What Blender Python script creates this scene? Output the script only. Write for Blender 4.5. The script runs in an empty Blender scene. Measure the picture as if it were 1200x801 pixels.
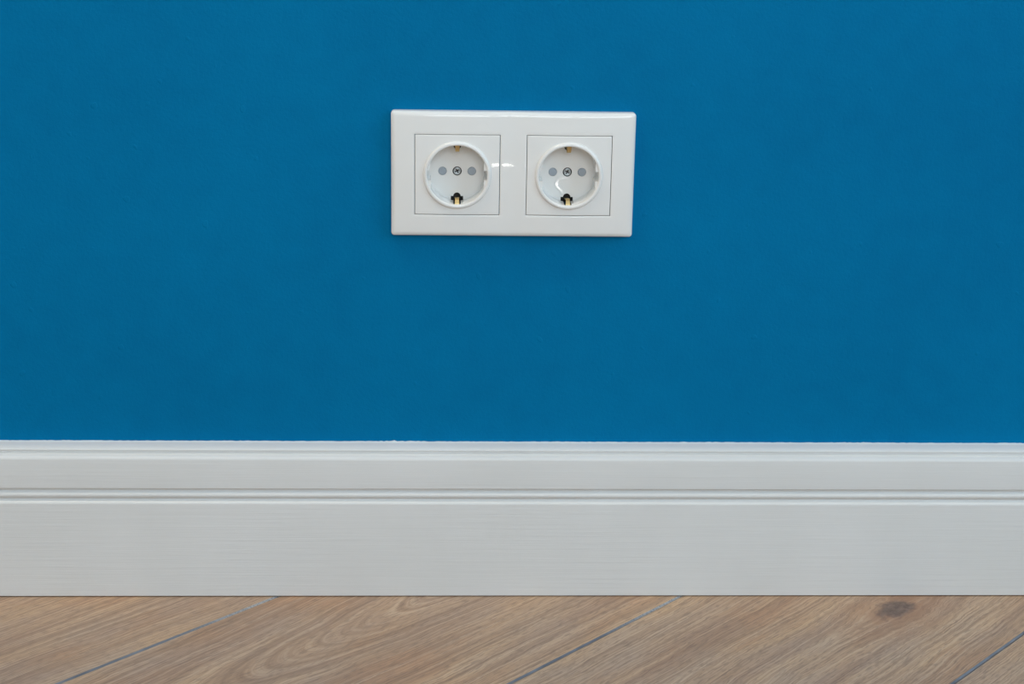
import bpy, bmesh, math, random
from mathutils import Matrix, Vector
random.seed(7)
SC = bpy.context.scene
COL = SC.collection
MM = 0.001

# ------------------------------------------------------------------ camera
def fitted_axes(pitch, yaw, roll):
    th, ps, ro = map(math.radians, (pitch, yaw, roll))
    f = Vector((math.sin(ps)*math.cos(th), math.cos(ps)*math.cos(th), -math.sin(th)))
    r = Vector((math.cos(ps), -math.sin(ps), 0)); u = r.cross(f)
    return f, r*math.cos(ro)+u*math.sin(ro), -r*math.sin(ro)+u*math.cos(ro)
F, R, U = fitted_axes(16.564, 2.4239, 0.9975)
cam = bpy.data.cameras.new('camera'); cam.sensor_width = 36; cam.sensor_fit = 'HORIZONTAL'
cam.lens = 1927.02*36/1200; cam.clip_start = 0.02; cam.clip_end = 50
co = bpy.data.objects.new('camera', cam); COL.objects.link(co)
m = Matrix((R, U, -F)).transposed().to_4x4(); m.translation = Vector((-0.04253, -1.04008, 0.48592))
co.matrix_world = m
SC.camera = co

# ------------------------------------------------------------------ world, lights, exposure
SC.view_settings.view_transform = 'Standard'; SC.view_settings.look = 'None'
SC.view_settings.gamma = 1; SC.view_settings.use_curve_mapping = False
SC.view_settings.exposure = -0.09
w = bpy.data.worlds.new('daylight'); SC.world = w; w.use_nodes = True
w.node_tree.nodes['Background'].inputs[0].default_value = (.62, .78, 1, 1)
w.node_tree.nodes['Background'].inputs[1].default_value = 1.0
def area(name, loc, target, sx, sy, power, color, shape='RECTANGLE'):
    l = bpy.data.lights.new(name, 'AREA'); l.shape = shape; l.size = sx; l.size_y = sy
    l.energy = power; l.color = color
    o = bpy.data.objects.new(name, l); COL.objects.link(o); o.location = loc
    o.rotation_euler = (Vector(target)-Vector(loc)).to_track_quat('-Z', 'Y').to_euler()
    return o
RX, RY, RZ = 1.75, 3.0, 2.5        # half room width, depth, height
area('window_daylight', (RX+.10, -1.25, 1.35), (0, -1.25, 1.2), 1.3, 1.5, 25, (.50, .78, 1))
area('front_fill', (.35, -RY-.10, 1.53), (.35, 0, 1.3), 1.5, 1.2, 32, (.90, .96, 1))  # frontal fill added to brighten the cups, shining in through the front opening
area('ceiling_lamp', (-0.80, -0.50, RZ-.05), (-0.80, -0.50, 0), .5, .5, 20, (1, .83, .64), 'DISK')
for dx, w_ in ((.085, .014), (.118, .020), (.195, .075)):           # row of small low lamps behind the camera, seen only as glints
    area('glint_lamp', (dx, -1.45, .069), (0, 0, .29), w_, .009, .025*w_/.02, (1, .97, .92))

# ------------------------------------------------------------------ materials
def lin(c):
    return tuple(((v/255+.055)/1.055)**2.4 if v/255 > .04045 else v/255/12.92 for v in c)+(1,)
class NT:
    def __init__(s, name):
        s.m = bpy.data.materials.new(name); s.m.use_nodes = True
        s.t = s.m.node_tree; s.b = s.t.nodes['Principled BSDF']
    def n(s, kind, **kw):
        nd = s.t.nodes.new('ShaderNode'+kind)
        for k, v in kw.items(): setattr(nd, k, v)
        return nd
    def put(s, sock, v):
        if isinstance(v, bpy.types.NodeSocket): s.t.links.new(v, sock)
        elif v is not None: sock.default_value = v
    def math(s, op, a, b=None, c=None):
        nd = s.n('Math', operation=op)
        for i, v in enumerate((a, b, c)):
            if v is not None: s.put(nd.inputs[i], v)
        return nd.outputs[0]
    def xyz(s, x, y, z):
        nd = s.n('CombineXYZ')
        for i, v in enumerate((x, y, z)): s.put(nd.inputs[i], v)
        return nd.outputs[0]
    def noise(s, vec, scale=1, detail=2, rough=.5, dist=0):
        nd = s.n('TexNoise'); s.put(nd.inputs['Vector'], vec)
        nd.inputs['Scale'].default_value = scale; nd.inputs['Detail'].default_value = detail
        nd.inputs['Roughness'].default_value = rough; nd.inputs['Distortion'].default_value = dist
        return nd.outputs['Fac']
    def ramp(s, fac, stops):
        nd = s.n('ValToRGB'); s.put(nd.inputs[0], fac)
        el = nd.color_ramp.elements
        while len(el) < len(stops): el.new(.5)
        for e, (p, c) in zip(el, stops):
            e.position = p; e.color = c if len(c) == 4 else tuple(c)+(1,)
        return nd.outputs[0]
    def mix(s, fac, a, b, mode='MIX'):
        nd = s.n('Mix', data_type='RGBA', blend_type=mode)
        s.put(nd.inputs[0], fac); s.put(nd.inputs[6], a); s.put(nd.inputs[7], b)
        return nd.outputs[2]
    def mapr(s, v, a, b, c, d):
        nd = s.n('MapRange'); 
        for i, q in enumerate((v, a, b, c, d)): s.put(nd.inputs[i], q)
        return nd.outputs[0]
    def bump(s, h, dist, strength=1, prev=None):
        nd = s.n('Bump'); nd.inputs['Strength'].default_value = strength
        nd.inputs['Distance'].default_value = dist; s.put(nd.inputs['Height'], h)
        if prev: s.put(nd.inputs['Normal'], prev)
        return nd.outputs[0]
    def set(s, **kw):
        for k, v in kw.items(): s.put(s.b.inputs[k.replace('_', ' ')], v)
        return s.m
    def pos(s): return s.n('NewGeometry').outputs['Position']
    def obj(s): return s.n('TexCoord').outputs['Object']

def mat_blue():
    t = NT('blue wall paint'); p = t.pos()
    big = t.noise(p, 5, 3, .5)
    mid = t.noise(p, 60, 2, .5)
    f = t.math('ADD', t.math('MULTIPLY', big, .7), t.math('MULTIPLY', mid, .3))
    col = t.ramp(f, [(.3, BLUE_A), (.7, BLUE_B)])
    fine = t.noise(p, 420, 2, .55)
    rol = t.noise(p, 900, 2, .6)
    h = t.math('ADD', fine, t.math('MULTIPLY', rol, .5))
    sp = t.mapr(t.noise(p, 120, 0, 0), .80, .84, 0, 1)     # odd fleck in the paint film
    return t.set(Base_Color=col, Roughness=.6, Specular_IOR_Level=.04,
                 Normal=t.bump(t.math('ADD', h, t.math('MULTIPLY', sp, 1.0)), .0006, .35))
BLUE_A = (0.0, .150, .340, 1); BLUE_B = (0.0, .185, .402, 1)

def mat_plain(name, col, rough, metal=0, spec=.5, coat=0):
    t = NT(name)
    return t.set(Base_Color=col, Roughness=rough, Metallic=metal, Specular_IOR_Level=spec, Coat_Weight=coat)

def mat_board():
    t = NT('white satin board paint'); p = t.pos()
    s = t.n('SeparateXYZ'); t.put(s.inputs[0], p); x, y, z = s.outputs
    st = t.noise(t.xyz(t.math('MULTIPLY', x, 6), t.math('MULTIPLY', y, 300), t.math('MULTIPLY', z, 420)), 1, 3, .6)
    st2 = t.noise(t.xyz(t.math('MULTIPLY', x, 25), y, t.math('MULTIPLY', z, 1200)), 1, 2, .6)
    pat = t.noise(p, 14, 2, .5)
    h = t.math('ADD', st, t.math('MULTIPLY', st2, .6))
    col = t.mix(t.mapr(pat, .35, .65, 0, 1), (.728, .733, .715, 1), (.755, .76, .745, 1))
    col = t.mix(t.mapr(st2, .3, .7, .0, .12), col, (.62, .62, .62, 1))
    return t.set(Base_Color=col, Roughness=.42, Specular_IOR_Level=.4, Normal=t.bump(h, .0004, .30))

def mat_wood():
    t = NT('oak plank'); p = t.obj()
    s = t.n('SeparateXYZ'); t.put(s.inputs[0], p); u, v, _ = s.outputs
    A = lambda n: t.n('Attribute', attribute_type='OBJECT', attribute_name=n).outputs['Fac']
    seed, ku, kv, ks, au, av, tone = map(A, ('grain_seed', 'knot_u', 'knot_v', 'knot_size', 'arch_u', 'arch_v', 'tone'))
    ak = A('arch_k')
    sd = t.math('MULTIPLY', seed, 7.3)
    du = t.math('SUBTRACT', u, ku); dv = t.math('SUBTRACT', v, kv)
    wob = t.math('MULTIPLY', t.math('SUBTRACT', t.noise(p, 110, 3, .6), .5), .013)
    dk = t.math('ADD', t.math('SQRT', t.math('ADD', t.math('POWER', t.math('MULTIPLY', du, .55), 2), t.math('POWER', dv, 2))), wob)
    q = t.math('DIVIDE', dk, ks)                                   # 1 at the rim of the knot
    g = t.math('EXPONENT', t.math('MULTIPLY', t.math('POWER', t.math('MULTIPLY', q, .42), 2), -1))
    vb = t.math('ADD', t.math('MULTIPLY', dv, t.math('SUBTRACT', 1, t.math('MULTIPLY', g, .8))), kv)   # grain bends round the knot
    w1 = t.noise(t.xyz(t.math('MULTIPLY', u, 3.5), t.math('MULTIPLY', v, 9), sd), 1, 2, .5)
    w2 = t.noise(t.xyz(t.math('MULTIPLY', u, 22), t.math('MULTIPLY', v, 45), sd), 1, 2, .5)
    vw = t.math('ADD', vb, t.math('ADD', t.math('MULTIPLY', w1, .020), t.math('MULTIPLY', w2, .006)))
    # cathedral figure: long nested ellipses about (arch_u, arch_v)
    eu = t.math('MULTIPLY', t.math('SUBTRACT', u, au), ak)
    ev = t.math('SUBTRACT', vw, t.math('ADD', av, .013))
    r = t.math('SQRT', t.math('ADD', t.math('POWER', eu, 2), t.math('POWER', ev, 2)))
    bands = t.noise(t.xyz(t.math('MULTIPLY', r, 190), sd, t.math('MULTIPLY', u, 1.5)), 1, 3, .6)
    wide = t.noise(t.xyz(t.math('MULTIPLY', r, 42), sd, t.math('MULTIPLY', u, 4)), 1, 2, .5)
    fine = t.noise(t.xyz(t.math('MULTIPLY', u, 7), t.math('MULTIPLY', r, 850), sd), 1, 3, .65)
    pore = t.noise(t.xyz(t.math('MULTIPLY', u, 130), t.math('MULTIPLY', vw, 1300), sd), 1, 1, .5)
    patch = t.noise(t.xyz(t.math('MULTIPLY', u, 12), t.math('MULTIPLY', v, 25), sd), 1, 3, .55)
    col = t.mix(t.mapr(wide, .36, .64, 0, 1), lin((176, 147, 119)), lin((152, 124, 103)))
    col = t.mix(t.mapr(patch, .4, .68, 0, .65), col, lin((157, 139, 125)))
    col = t.mix(t.mapr(patch, .42, .28, 0, .6), col, lin((171, 134, 106)))
    col = t.mix(t.mapr(bands, .52, .70, 0, .42), col, lin((122, 100, 86)))
    col = t.mix(t.mapr(bands, .46, .30, 0, .35), col, lin((192, 164, 134)))
    col = t.mix(t.mapr(fine, .50, .64, 0, .50), col, lin((118, 98, 84)))
    col = t.mix(t.mapr(fine, .48, .34, 0, .40), col, lin((194, 172, 148)))
    col = t.mix(t.mapr(pore, .54, .64, 0, .45), col, lin((108, 92, 82)))
    kn = t.mapr(q, .62, 1.25, 1, 0)
    halo = t.math('MULTIPLY', t.mapr(q, .9, 4.0, 1, 0), t.mapr(t.noise(p, 60, 2), .35, .6, .25, .65))
    col = t.mix(halo, col, lin((146, 112, 90)))
    kc = t.mix(t.mapr(t.noise(p, 260, 3, .6), .35, .65, 0, 1), lin((78, 67, 64)), lin((112, 95, 86)))
    col = t.mix(t.math('MULTIPLY', kn, .88), col, kc)
    hsv = t.n('HueSaturation'); t.put(hsv.inputs['Color'], col)
    t.put(hsv.inputs['Value'], t.math('MULTIPLY', tone, 1.29)); hsv.inputs['Saturation'].default_value = 1.04
    h = t.math('ADD', t.math('MULTIPLY', fine, -.6), t.math('MULTIPLY', pore, -.5))
    return t.set(Base_Color=hsv.outputs[0], Roughness=t.mapr(fine, .3, .7, .48, .62), Specular_IOR_Level=.35,
                 Normal=t.bump(h, .0003, .5))

def mat_groove():
    t = NT('blue grey joint bevel'); p = t.pos()
    s = t.n('SeparateXYZ'); t.put(s.inputs[0], p)
    near = t.mapr(s.outputs[1], -.075, -.030, 0, 1)                # filler dust gathered towards the skirting
    d = t.math('MULTIPLY', near, t.mapr(t.noise(p, 700, 2, .6), .35, .6, .2, 1))
    base = t.mix(t.mapr(t.noise(p, 60, 2), .35, .65, 0, 1), lin((100, 103, 110)), lin((124, 127, 133)))
    return t.set(Base_Color=t.mix(d, base, lin((170, 168, 166))), Roughness=.6)

M = {}
M['blue'] = mat_blue()
M['white_wall'] = mat_plain('white wall paint', (.78, .77, .74, 1), .8, spec=.2)
M['ceiling'] = mat_plain('white ceiling paint', (.82, .82, .80, 1), .9, spec=.2)
M['board'] = mat_board()
M['caulk'] = mat_plain('white caulk', (.78, .80, .80, 1), .6)
M['wood'] = mat_wood()
M['groove'] = mat_groove()
M['sub'] = mat_plain('dark underlay', (.03, .03, .035, 1), .9)
M['plastic'] = mat_plain('glossy white plastic', (.865, .86, .83, 1), .035, spec=.5)
M['shutter'] = mat_plain('grey shutter plastic', lin((166, 175, 184)), .4)
M['dark'] = mat_plain('black moulding', (.012, .011, .010, 1), .6)
M['brass'] = mat_plain('brass spring strip', (.74, .56, .27, 1), .38, 1)
M['steel'] = mat_plain('zinc plated steel', (.60, .65, .67, 1), .38, 1)
M['glass'] = NT('window glass').set(Roughness=0.0, Transmission_Weight=1.0, IOR=1.02)

# ------------------------------------------------------------------ helpers
def obj(name, bm, mats, parent=None, smooth=False, angle=None):
    me = bpy.data.meshes.new(name)
    bmesh.ops.recalc_face_normals(bm, faces=bm.faces)
    bm.to_mesh(me); bm.free()
    for mm in (mats if isinstance(mats, list) else [mats]): me.materials.append(mm)
    if smooth:
        me.polygons.foreach_set('use_smooth', [True]*len(me.polygons))
        if angle: me.set_sharp_from_angle(angle=math.radians(angle))
    o = bpy.data.objects.new(name, me); COL.objects.link(o)
    if parent: o.parent = parent
    return o
def structure(o): o['kind'] = 'structure'; return o
def box(bm, x0, x1, y0, y1, z0, z1):
    vs = [bm.verts.new((x, y, z)) for x in (x0, x1) for y in (y0, y1) for z in (z0, z1)]
    for f in ((0, 1, 3, 2), (4, 6, 7, 5), (0, 4, 5, 1), (2, 3, 7, 6), (0, 2, 6, 4), (1, 5, 7, 3)):
        bm.faces.new([vs[i] for i in f])
def plate_with_hole(bm, a0, a1, c0, c1, ha0, ha1, hc0, hc1, P, d0, d1):
    """slab in the (a, c) plane from depth d0 (front) to d1, with one rectangular hole; P maps (a, c, depth) to a point"""
    A = [a0, ha0, ha1, a1]; Cc = [c0, hc0, hc1, c1]
    V = {(i, j, k): bm.verts.new(P(A[i], Cc[j], (d0, d1)[k])) for i in range(4) for j in range(4) for k in range(2)}
    for i in range(3):
        for j in range(3):
            if (i, j) == (1, 1): continue
            for k in range(2): bm.faces.new([V[i, j, k], V[i+1, j, k], V[i+1, j+1, k], V[i, j+1, k]])
    for (i, j), (i2, j2) in [((1, 1), (2, 1)), ((2, 1), (2, 2)), ((2, 2), (1, 2)), ((1, 2), (1, 1))]:
        bm.faces.new([V[i, j, 0], V[i2, j2, 0], V[i2, j2, 1], V[i, j, 1]])
    ring = [(0, 0), (1, 0), (2, 0), (3, 0), (3, 1), (3, 2), (3, 3), (2, 3), (1, 3), (0, 3), (0, 2), (0, 1)]
    for a, b in zip(ring, ring[1:]+ring[:1]):
        bm.faces.new([V[a+(0,)], V[b+(0,)], V[b+(1,)], V[a+(1,)]])
def lathe(bm, prof, n=96, cx=0, cz=0, closed=True):
    """revolve (r, y) profile about the y axis through (cx, cz)"""
    rings = []
    for r, y in prof:
        if r < 1e-6: rings.append([bm.verts.new((cx, y, cz))])
        else: rings.append([bm.verts.new((cx+r*math.cos(2*math.pi*i/n), y, cz+r*math.sin(2*math.pi*i/n))) for i in range(n)])
    seq = list(zip(rings, rings[1:]+rings[:1])) if closed else list(zip(rings, rings[1:]))
    for a, b in seq:
        if len(a) == 1 and len(b) == 1: continue
        for i in range(n):
            j = (i+1) % n
            if len(a) == 1: bm.faces.new([a[0], b[i], b[j]])
            elif len(b) == 1: bm.faces.new([a[i], b[0], a[j]])
            else: bm.faces.new([a[i], b[i], b[j], a[j]])
def prism(bm, pts, y0, y1):
    a = [bm.verts.new((x, y0, z)) for x, z in pts]; b = [bm.verts.new((x, y1, z)) for x, z in pts]
    bm.faces.new(a); bm.faces.new(b)
    for i in range(len(pts)):
        j = (i+1) % len(pts); bm.faces.new([a[i], a[j], b[j], b[i]])
def scale_bm(bm): bmesh.ops.scale(bm, vec=(MM, MM, MM), verts=bm.verts)
def cut(o, cutter_bm):
    """subtract a closed mesh from object o, once, exactly"""
    bmesh.ops.recalc_face_normals(cutter_bm, faces=cutter_bm.faces)
    me = bpy.data.meshes.new('cut'); cutter_bm.to_mesh(me); cutter_bm.free()
    c = bpy.data.objects.new('cut', me); COL.objects.link(c); c.parent = o.parent
    md = o.modifiers.new('b', 'BOOLEAN'); md.object = c; md.solver = 'EXACT'; md.operation = 'DIFFERENCE'; md.use_self = True
    dg = bpy.context.evaluated_depsgraph_get(); dg.update()
    new = bpy.data.meshes.new_from_object(o.evaluated_get(dg))
    o.modifiers.clear(); old = o.data; o.data = new; new.name = o.name
    bpy.data.meshes.remove(old); bpy.data.objects.remove(c); bpy.data.meshes.remove(me)

# ------------------------------------------------------------------ room shell
ZS = .28922                                                        # height of the socket centre
bm = bmesh.new()
plate_with_hole(bm, -RX-.1, RX+.1, -.02, RZ, -.060, .060, ZS-.0235, ZS+.0235, lambda a, c, d: (a, d, c), 0, .10)
box(bm, -.070, .070, .055, .060, ZS-.030, ZS+.030)                 # back of the recessed wall box
structure(obj('wall_back', bm, M['blue']))
bm = bmesh.new(); box(bm, -RX-.1, -RX, -RY, 0, -.02, RZ); structure(obj('wall_left', bm, M['white_wall']))
bm = bmesh.new()
plate_with_hole(bm, -RX-.1, RX+.1, -.02, RZ, -.42, 1.12, .90, 2.16, lambda a, c, d: (a, -RY-d, c), 0, .10)
structure(obj('wall_front', bm, M['white_wall']))
bm = bmesh.new()
for x0, x1, z0, z1 in ((-.42, 1.12, .90, .95), (-.42, 1.12, 2.11, 2.16), (-.42, -.37, .95, 2.11), (1.07, 1.12, .95, 2.11), (.32, .37, .95, 2.11)):
    box(bm, x0, x1, -RY-.07, -RY-.02, z0, z1)
structure(obj('window_2', bm, M['board']))  # unseen window put in to go with the added frontal fill
bm = bmesh.new()
WY0, WY1, WZ0, WZ1 = -1.9, -.6, .6, 2.1
plate_with_hole(bm, -RY, 0, -.02, RZ, WY0, WY1, WZ0, WZ1, lambda a, c, d: (d, a, c), RX, RX+.1)
structure(obj('wall_right', bm, M['white_wall']))
bm = bmesh.new(); box(bm, -RX-.1, RX+.1, -RY-.1, .1, RZ, RZ+.1); structure(obj('ceiling', bm, M['ceiling']))
bm = bmesh.new()                                                   # casement frame in the right wall
t_ = .05
for y0, y1, z0, z1 in ((WY0, WY1, WZ0, WZ0+t_), (WY0, WY1, WZ1-t_, WZ1), (WY0, WY0+t_, WZ0+t_, WZ1-t_), (WY1-t_, WY1, WZ0+t_, WZ1-t_),
                       ((WY0+WY1)/2-.03, (WY0+WY1)/2+.03, WZ0+t_, WZ1-t_)):
    box(bm, RX+.02, RX+.07, y0, y1, z0, z1)
structure(obj('window_1', bm, M['board']))

# ------------------------------------------------------------------ skirting board
PROF = [(0, .55), (15.2, .55), (15.7, .65), (16, 1.0), (16, 67.0), (15.9, 67.8), (15.4, 68.6), (14.6, 69.2), (13.8, 69.6), (13.5, 70.3), (13.9, 71.1), (14.7, 71.6), (15.2, 72.3),
        (15.4, 73.1), (15.2, 74.0), (14.7, 74.9), (13.9, 75.7), (13.3, 76.1), (13.3, 77.2), (14.2, 77.7), (15.0, 78.0), (15.4, 78.5), (15.4, 98.2),
        (15.2, 99.1), (14.6, 99.9), (13.6, 100.5), (12.3, 100.95), (11.4, 101.05), (10.7, 101.2), (10.7, 103.1), (11.1, 103.5), (11.1, 104.0), (10.3, 104.6),
        (9.0, 105.1), (7.0, 105.6), (4.5, 105.9), (2.4, 106.1), (0, 106.1)]
def board(name, x0, x1, place, mi=M['board']):
    bm = bmesh.new(); n = 24
    rings = [[bm.verts.new(place(x0+(x1-x0)*i/n, d*MM, z*MM)) for d, z in PROF] for i in range(n+1)]
    for a, b in zip(rings, rings[1:]):
        for i in range(len(PROF)):
            j = (i+1) % len(PROF); bm.faces.new([a[i], a[j], b[j], b[i]])
    bm.faces.new(rings[0]); bm.faces.new(rings[-1])
    return structure(obj(name, bm, mi, smooth=True, angle=32))
bb = board('baseboard_back', -RX+.016, RX-.016, lambda s, d, z: (s, -d, z))
board('baseboard_left', -RY+.016, -.016, lambda s, d, z: (-RX+d, s, z))
board('baseboard_right', -RY+.016, -.016, lambda s, d, z: (RX-d, s, z))
board('baseboard_front', -RX+.016, RX-.016, lambda s, d, z: (s, -RY+d, z))
# thin uneven caulk line along the top of the board
bm = bmesh.new(); rnd = random.Random(3); n = 700; prev = None
for i in range(n+1):
    x = -.62+1.24*i/n
    smear = max(0, math.sin((x+.105)*60)) * (1 if -.13 < x < -.04 else .25)
    top = 106.35+rnd.random()*.25+smear*rnd.random()*.9
    row = [bm.verts.new((x, y*MM, z*MM)) for y, z in ((-2.6, 106.1), (-1.6, 106.1+(top-106.1)*.5), (-.25, top), (0, top), (0, 106.0))]
    if prev:
        for k in range(4): bm.faces.new([prev[k], prev[k+1], row[k+1], row[k]])
    prev = row
obj('caulk_line', bm, M['caulk'], bb, True)

# ------------------------------------------------------------------ floor: planks laid at about 45 degrees
AL = math.radians(45.304); d_ = Vector((math.cos(AL), math.sin(AL))); n_ = Vector((math.sin(AL), -math.cos(AL)))
bm = bmesh.new(); box(bm, -RX, RX, -RY, 0, -.03, -.0082); floor = structure(obj('floor', bm, M['sub']))
PITCH = .1955; V0 = -.0020                                         # centre of the strip that crosses the middle of the picture
X0, X1, Y0, Y1 = -RX+.002, RX-.002, -RY+.002, -.004
def u_span(v):
    lo, hi = -99., 99.
    for (p0, dd, a, b) in ((n_.x*v, d_.x, X0, X1), (n_.y*v, d_.y, Y0, Y1)):
        s, e = (a-p0)/dd, (b-p0)/dd
        lo, hi = max(lo, min(s, e)), min(hi, max(s, e))
    return lo, hi
LEN = 1.38
def plank(k, ua, ub, first):
    vc = V0+k*PITCH; h = PITCH/2
    g = .00012; c = .0013; dp = .0010
    cross = [(-h+g, -.008), (-h+g, -dp), (-h+g+c, 0)]+[(-h+g+c+(2*h-2*g-2*c)*i/6, 0) for i in range(1, 6)]+[(h-g-c, 0), (h-g, -dp), (h-g, -.008)]
    rows = []
    for v, z in cross:
        lo, hi = u_span(vc+v)
        a, b = max(lo, ua), min(hi, ub)
        if b-a < .0004:
            a = b = min(max((a+b)/2, ua), ub)
            b += .0004
        rows.append((a, b, v, z))
    bm = bmesh.new()
    A = [bm.verts.new((a, -v, z)) for a, b, v, z in rows]; B = [bm.verts.new((b, -v, z)) for a, b, v, z in rows]
    N = len(rows)
    for i in range(N):
        j = (i+1) % N
        f = bm.faces.new([A[i], A[j], B[j], B[i]])
        if i in (1, N-3): f.material_index = 1
    bm.faces.new(A); bm.faces.new(B)
    o = obj('plank', bm, [M['wood'], M['groove']], floor)
    o.location = (n_.x*vc, n_.y*vc, 0); o.rotation_euler = (0, 0, AL)
    r = random.Random(k*31+int(ua*100))
    o['grain_seed'] = r.random()*9+1; o['knot_u'] = 9.0; o['knot_v'] = 0.0; o['knot_size'] = .01
    o['arch_u'] = ua+r.random()*LEN; o['arch_v'] = (r.random()-.5)*.06; o['arch_k'] = .09 if r.random() < .4 else 0.0; o['tone'] = .96+.08*r.random()
    return o
k = -16
PL = {}
while k < 22:
    vc = V0+k*PITCH
    spans = [u_span(vc+s) for s in (-PITCH/2+.003, 0, PITCH/2-.003)]
    lo = min(s[0] for s in spans); hi = max(s[1] for s in spans)
    if hi-lo > .03 and max(s[1]-s[0] for s in spans) > .02:
        off = {0: .35, -1: -.75, 1: .50, 2: .62, -2: .3}.get(k, random.Random(k).random()*LEN)
        e = off - LEN*6
        while e < hi:
            a, b = max(e, lo), min(e+LEN, hi)
            if b-a > .03:
                o = plank(k, a, b, None)
                if e < -.15 < e+LEN or (k > 0 and e < .12 < e+LEN): PL.setdefault(k, o)
            e += LEN
    k += 1
def props(k, **kw):
    if k in PL:
        for a, b in kw.items(): PL[k][a] = b
props(-1, grain_seed=2.2, arch_u=.9, arch_k=0.0, arch_v=.16, tone=1.0)
props(0, grain_seed=3.1, arch_u=.15, arch_k=.10, arch_v=.026, tone=1.0)
props(1, grain_seed=5.4, knot_u=.160, knot_v=-(.2120-(V0+PITCH)), knot_size=.0098, arch_u=-.9, arch_k=0.0, arch_v=-.16, tone=.97)
props(2, grain_seed=6.7, arch_u=.9, arch_k=0.0, arch_v=.16, tone=1.0)

# ------------------------------------------------------------------ double wall socket
root = bpy.data.objects.new('double_wall_socket', None); COL.objects.link(root)
root.location = (0, 0, ZS); root.empty_display_size = .05
root['label'] = 'white glossy double power socket mounted on the blue wall'
root['category'] = 'wall socket'

W2, H2 = 77.5, 40.03
IW, IH, GAP, CXM = 26.76, 25.44, .40, 35.5
def front(x, z):
    ax = math.sqrt(x*x+16)
    return 6.8 + 1.6*(1-(z/40)**2) + 1.55*(1-((ax-35.5)/38)**2)
def frame_mesh():
    bm = bmesh.new()
    edge = [0, .02, .08, .2, .4, .7, 1.1, 1.6, 2.2, 2.9, 3.6, 4.2]
    def lines(half, marks):
        s = set()
        for e in edge: s.add(round(half-e, 4)); s.add(round(-half+e, 4))
        for mk in marks:
            for sg in (1, -1):
                s.add(round(sg*mk, 4))
        base = sorted(s); out = [base[0]]
        for b in base[1:]:
            a = out[-1]; n = max(1, int(math.ceil((b-a)/1.6)))
            for i in range(1, n): out.append(a+(b-a)*i/n)
            out.append(b)
        return out
    mx = []
    for e in (CXM-IW-GAP, CXM+IW+GAP): mx += [e]
    mx += [CXM-IW-GAP-.15, CXM-IW-GAP-.4, CXM+IW+GAP+.15, CXM+IW+GAP+.4]
    mz = [IH+GAP, IH+GAP+.15, IH+GAP+.4]
    xs = lines(W2, mx); zs = lines(H2, mz)
    CR = 2.0
    def place(x, z):
        # rounded outer corner
        qx, qz = abs(x)-(W2-CR), abs(z)-(H2-CR)
        if qx > 0 and qz > 0:
            L = math.hypot(qx, qz); m_ = max(qx, qz)
            f = m_/L if L else 1
            qx2, qz2 = qx*f, qz*f
            x = math.copysign(W2-CR+qx2, x); z = math.copysign(H2-CR+qz2, z)
            d = CR-m_
        else: d = min(W2-abs(x), H2-abs(z))
        hs = 5.2; wd = 3.2
        t = min(max(d/wd, 0), 1)
        H = hs+(front(x, z)-hs)*(1-(1-t)**2.4)**(1/1.7)
        # eased edge round each opening
        ox = abs(abs(x)-CXM)-(IW+GAP); oz = abs(z)-(IH+GAP)
        dd = max(ox, oz)
        if dd < .4: H -= .18*(1-max(dd, 0)/.4)**2
        return (x, -H, z)
    V = {}
    for i, x in enumerate(xs):
        for j, z in enumerate(zs): V[i, j] = bm.verts.new(place(x, z))
    for i in range(len(xs)-1):
        for j in range(len(zs)-1):
            cx, cz = (xs[i]+xs[i+1])/2, (zs[j]+zs[j+1])/2
            if abs(abs(cx)-CXM) < IW+GAP and abs(cz) < IH+GAP: continue
            bm.faces.new([V[i, j], V[i+1, j], V[i+1, j+1], V[i, j+1]])
    loose = [v for v in bm.verts if not v.link_faces]
    bmesh.ops.delete(bm, geom=loose, context='VERTS')
    be = [e for e in bm.edges if e.is_boundary]
    r = bmesh.ops.extrude_edge_only(bm, edges=be)
    for v in r['geom']:
        if isinstance(v, bmesh.types.BMVert):
            outer = abs(v.co.x) > 70 or abs(v.co.z) > 30
            v.co.y = -.05 if outer else -3.2
            if outer: v.co.x *= 1.0; 
    scale_bm(bm); return bm
obj('frame', frame_mesh(), M['plastic'], root, True, 50)

def insert_mesh():
    bm = bmesh.new(); per = []
    nx, nz = 40, 40
    for i in range(nx): per.append((-IW+2*IW*i/nx, -IH))
    for i in range(nz): per.append((IW, -IH+2*IH*i/nz))
    for i in range(nx): per.append((IW-2*IW*i/nx, IH))
    for i in range(nz): per.append((-IW, IH-2*IH*i/nz))
    R0 = 21.4
    rings = []
    for f in (0, .08, .2, .35, .5, .65, .8, .9, .955, .98, .993, 1):
        row = []
        for x, z in per:
            L = math.hypot(x, z); px, pz = x/L*R0, z/L*R0
            X, Z = px+(x-px)*f, pz+(z-pz)*f
            H = front(abs(X+CXM) if False else X+CXM, Z)
            dd = min(IW-abs(X), IH-abs(Z))
            if dd < .35: H -= .16*(1-dd/.35)**2
            row.append(bm.verts.new((X, -H, Z)))
        rings.append(row)
    rings.append([bm.verts.new((x, -3.5, z)) for x, z in per])
    for a, b in zip(rings, rings[1:]):
        for i in range(len(per)):
            j = (i+1) % len(per); bm.faces.new([a[i], a[j], b[j], b[i]])
    scale_bm(bm); return bm

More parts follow.
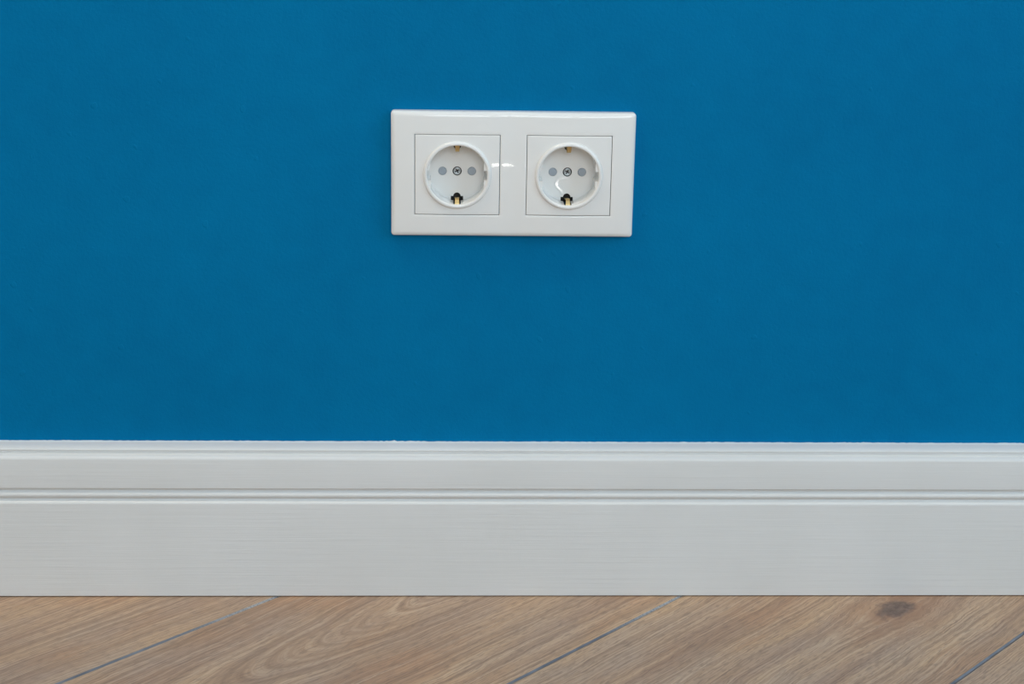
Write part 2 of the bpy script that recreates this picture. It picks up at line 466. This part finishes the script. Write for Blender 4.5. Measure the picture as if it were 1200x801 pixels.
YF = 5.0                                                            # floor of the cup, 5 mm behind the wall face
def cup_object(parent):
    bm = bmesh.new()
    lathe(bm, [(0, YF+2), (21.1, YF+2), (21.1, -6), (21.75, -8.2), (21.7, -9.4), (21.45, -10.2), (21.05, -10.8), (20.55, -11.15), (20.0, -11.25), (19.5, -11.1), (19.15, -10.7), (18.98, -10.1),
               (18.95, -8.5), (18.9, YF-1.2), (18.75, YF-.5), (18.3, YF-.1), (17.7, YF), (17.3, YF), (16.9, YF), (0, YF)], 128, closed=True)
    scale_bm(bm)
    o = obj('cup', bm, M['plastic'], parent)
    c = bmesh.new()
    for s in (1, -1):                                               # opening for each earth contact: keyhole in the floor, slot in the wall
        zc = s*16.4
        prism(c, [(2.4*math.cos(2*math.pi*i/24), zc+2.4*math.sin(2*math.pi*i/24)) for i in range(24)], YF-.6, YF+3)
    scale_bm(c); cut(o, c)
    c = bmesh.new()
    for s in (1, -1):
        a, b = sorted((s*16.3, s*19.6)); box(c, -3.95, 3.95, YF-1.6, YF+3, a, b)
    scale_bm(c); cut(o, c)
    c = bmesh.new()
    for s in (1, -1):
        a, b = sorted((s*16.0, s*21.5)); box(c, -2.35, 2.35, -8.2, YF+3.2, a, b)
    scale_bm(c); cut(o, c)
    c = bmesh.new()
    for x, r in ((-9.4, 2.75), (9.4, 2.75), (0, 2.95)):
        prism(c, [(x+r*math.cos(2*math.pi*i/32), r*math.sin(2*math.pi*i/32)) for i in range(32)], YF-.7, YF+3)
    scale_bm(c); cut(o, c)
    me = o.data
    me.polygons.foreach_set('use_smooth', [True]*len(me.polygons)); me.set_sharp_from_angle(angle=math.radians(30))
    return o
def guide_block(sx, sz):
    bm = bmesh.new(); r = 19.2; za = math.sqrt(r*r-16.9*16.9)
    a0, a1 = math.atan2(za, 16.9), math.asin(3.1/r)
    pts = [(16.9, 3.1), (16.9, za)]+[(r*math.cos(a0+(a1-a0)*i/6), r*math.sin(a0+(a1-a0)*i/6)) for i in range(1, 7)]
    prism(bm, [(sx*x, sz*z) for x, z in pts], -10.2, YF+.3)
    scale_bm(bm); return bm
def contact(s, tip):
    """brass spring strip: path in (radius, y)"""
    path = [(17.6, 9), (17.2, 5), (16.8, 2), (tip+.9, -.8), (tip+.2, -2.6), (tip, -3.8), (tip+.25, -5.0), (tip+1.2, -6.2), (18.6, -7.4), (20.0, -8.0)]
    bm = bmesh.new(); rows = []
    for i, (r, y) in enumerate(path):
        w_ = 1.3 if 2 < i < 8 else 1.5
        rows.append([bm.verts.new(q) for q in ((-w_, y, s*r), (w_, y, s*r), (w_, y+.1, s*(r+.5)), (-w_, y+.1, s*(r+.5)))])
    for a, b in zip(rows, rows[1:]):
        for i in range(4): bm.faces.new([a[i], a[(i+1) % 4], b[(i+1) % 4], b[i]])
    bm.faces.new(rows[0]); bm.faces.new(rows[-1])
    bmesh.ops.bevel(bm, geom=[e for e in bm.edges], offset=.08, segments=1, affect='EDGES')
    scale_bm(bm); return bm
def pin_cover(x):
    bm = bmesh.new(); r = 2.70; n = 32; s = 1 if x < 0 else -1
    # round grey shutter with a slanted flap and a fine step
    top = [bm.verts.new((r*math.cos(2*math.pi*i/n), YF+.9 - (.25 if s*math.cos(2*math.pi*i/n) > .28 else 0), r*math.sin(2*math.pi*i/n))) for i in range(n)]
    in_ = [bm.verts.new((.93*r*math.cos(2*math.pi*i/n), YF+.45 - (.55 if s*math.cos(2*math.pi*i/n) > .28 else 0), .93*r*math.sin(2*math.pi*i/n))) for i in range(n)]
    bot = [bm.verts.new((r*math.cos(2*math.pi*i/n), YF+2, r*math.sin(2*math.pi*i/n))) for i in range(n)]
    for i in range(n):
        j = (i+1) % n
        bm.faces.new([top[i], top[j], in_[j], in_[i]]); bm.faces.new([bot[i], bot[j], top[j], top[i]])
    bm.faces.new(in_); bm.faces.new(bot)
    bmesh.ops.translate(bm, vec=(x, 0, 0), verts=bm.verts)
    scale_bm(bm); return bm
def screw_object(parent):
    bm = bmesh.new()
    lathe(bm, [(0, YF+2), (2.3, YF+2), (2.4, YF+.7), (2.35, YF+.25), (2.15, YF-.02), (1.9, YF-.12), (1.5, YF-.05), (1.3, YF+.35), (0, YF+.5)], 40)
    scale_bm(bm); o = obj('screw', bm, M['steel'], parent)
    c = bmesh.new(); a = math.radians(28)
    for q in (a, a+math.pi/2):
        u = Vector((math.cos(q), math.sin(q))); v = Vector((-u.y, u.x))
        prism(c, [tuple(u*s1*1.6+v*s2*.36) for s1, s2 in ((-1, -1), (1, -1), (1, 1), (-1, 1))], YF-1, YF+3)
        scale = None
    scale_bm(c); cut(o, c)
    o.data.polygons.foreach_set('use_smooth', [True]*len(o.data.polygons)); o.data.set_sharp_from_angle(angle=math.radians(30))
    return o

# the left socket insert, with its pieces as sub-parts (insert faces differ left/right only by where they sit on the frame's curve)
ins = obj('socket_insert', insert_mesh(), M['plastic'], root, True, 50); ins.location = (-CXM*MM, 0, 0)
def mirror_insert():
    bm = bmesh.new(); bm.from_mesh(ins.data)
    for v in bm.verts: v.co.x = -v.co.x
    return bm
# front() above is taken at X+CXM, the right module: mirror it for the left one
me_r = ins.data
left_bm = mirror_insert(); ins.data = bpy.data.meshes.new('socket_insert_left')
bmesh.ops.recalc_face_normals(left_bm, faces=left_bm.faces); left_bm.to_mesh(ins.data); left_bm.free()
ins.data.materials.append(M['plastic']); ins.data.polygons.foreach_set('use_smooth', [True]*len(ins.data.polygons)); ins.data.set_sharp_from_angle(angle=math.radians(50))
cup_object(ins)
for sx in (-1, 1):
    for sz in (-1, 1): obj('guide_block', guide_block(sx, sz), M['plastic'], ins)
obj('earth_contact', contact(1, 14.1), M['brass'], ins, True, 40); obj('earth_contact', contact(-1, 15.6), M['brass'], ins, True, 40)
obj('pin_cover', pin_cover(-9.4), M['shutter'], ins); obj('pin_cover', pin_cover(9.4), M['shutter'], ins)
screw_object(ins)
bm = bmesh.new(); box(bm, -20.5, 20.5, YF+4.2, YF+22, -20.5, 20.5); scale_bm(bm)
bmesh.ops.bevel(bm, geom=list(bm.edges), offset=.001, segments=1, affect='EDGES')
obj('contact_housing', bm, M['dark'], ins)
ins2 = ins.copy(); COL.objects.link(ins2); ins2.parent = root; ins2.data = me_r; ins2.location = (CXM*MM, 0, 0)
for ch in list(ins.children):
    c = ch.copy(); COL.objects.link(c); c.parent = ins2
    if ch.name.startswith('screw'): c.location = (0, 0, 0); c.rotation_euler = (0, math.radians(-35), 0)


# ------------------------------------------------------------------ added faint ridge on the right cup's floor, shaped to give a curved glint
Cm = Vector((-42.53, -1040.08, 485.92)); Lm = Vector((190, -1450, 69))
def need(x, z):                                                     # surface slope that mirrors the low lamp row at this spot
    P = Vector((CXM+x, YF, ZS*1000+z)); n = ((Cm-P).normalized()+(Lm-P).normalized())
    return n.x/n.y, n.z/n.y                                         # slope of outward height (towards -y) along x and z, sign below
CURVE = [(.9, -4.2), (-1.2, -3.8), (-2.9, -3.9), (-4.6, -4.6), (-6.0, -5.9), (-6.7, -7.6), (-6.3, -9.3), (-5.1, -10.6), (-3.9, -11.6), (-3.0, -12.6), (-2.6, -13.4)]
def catmull(pts, n=24):
    P = [pts[0]]+pts+[pts[-1]]; out = []
    for a, b, c, d in zip(P, P[1:], P[2:], P[3:]):
        for k_ in range(n):
            t = k_/n
            out.append(tuple(.5*(2*b[i]+(c[i]-a[i])*t+(2*a[i]-5*b[i]+4*c[i]-d[i])*t*t+(3*b[i]-a[i]-3*c[i]+d[i])*t**3) for i in (0, 1)))
    return out+[pts[-1]]
CR_ = catmull(CURVE); HC = [0.]
for (ax, az), (bx, bz) in zip(CR_, CR_[1:]):
    g = need((ax+bx)/2, (az+bz)/2); HC.append(HC[-1]+g[0]*(bx-ax)+g[1]*(bz-az))
mid_h = (max(HC)+min(HC))/2
x0, x1, z0, z1, st = -9.6, 3.2, -15.4, -2.0, .10
bm = bmesh.new(); G = {}
nx_, nz_ = int((x1-x0)/st), int((z1-z0)/st)
for i in range(nx_+1):
    for j in range(nz_+1):
        x, z = x0+i*st, z0+j*st
        if math.hypot(x, z+16.4) < 2.6 or math.hypot(x, z) < 3.15 or math.hypot(x+9.4, z) < 2.95: continue
        n_k = min(range(len(CR_)), key=lambda q: (CR_[q][0]-x)**2+(CR_[q][1]-z)**2)
        cx, cz = CR_[n_k]; d2 = (x-cx)**2+(z-cz)**2
        if d2 > 4.4: continue
        g = need(cx, cz); wg = min(1, max(0, (2.05-math.sqrt(d2))/1.1)); wg = wg*wg*(3-2*wg)
        G[i, j] = bm.verts.new((x, YF-.004-wg*(.16+HC[n_k]-mid_h+g[0]*(x-cx)+g[1]*(z-cz)-.011*d2), z))
for i in range(nx_):
    for j in range(nz_):
        q = [G.get(k_) for k_ in ((i, j), (i+1, j), (i+1, j+1), (i, j+1))]
        if all(q): bm.faces.new(q)
bmesh.ops.delete(bm, geom=[v for v in bm.verts if not v.link_faces], context='VERTS')
scale_bm(bm)
obj('glint_ridge', bm, M['plastic'], ins2, True)
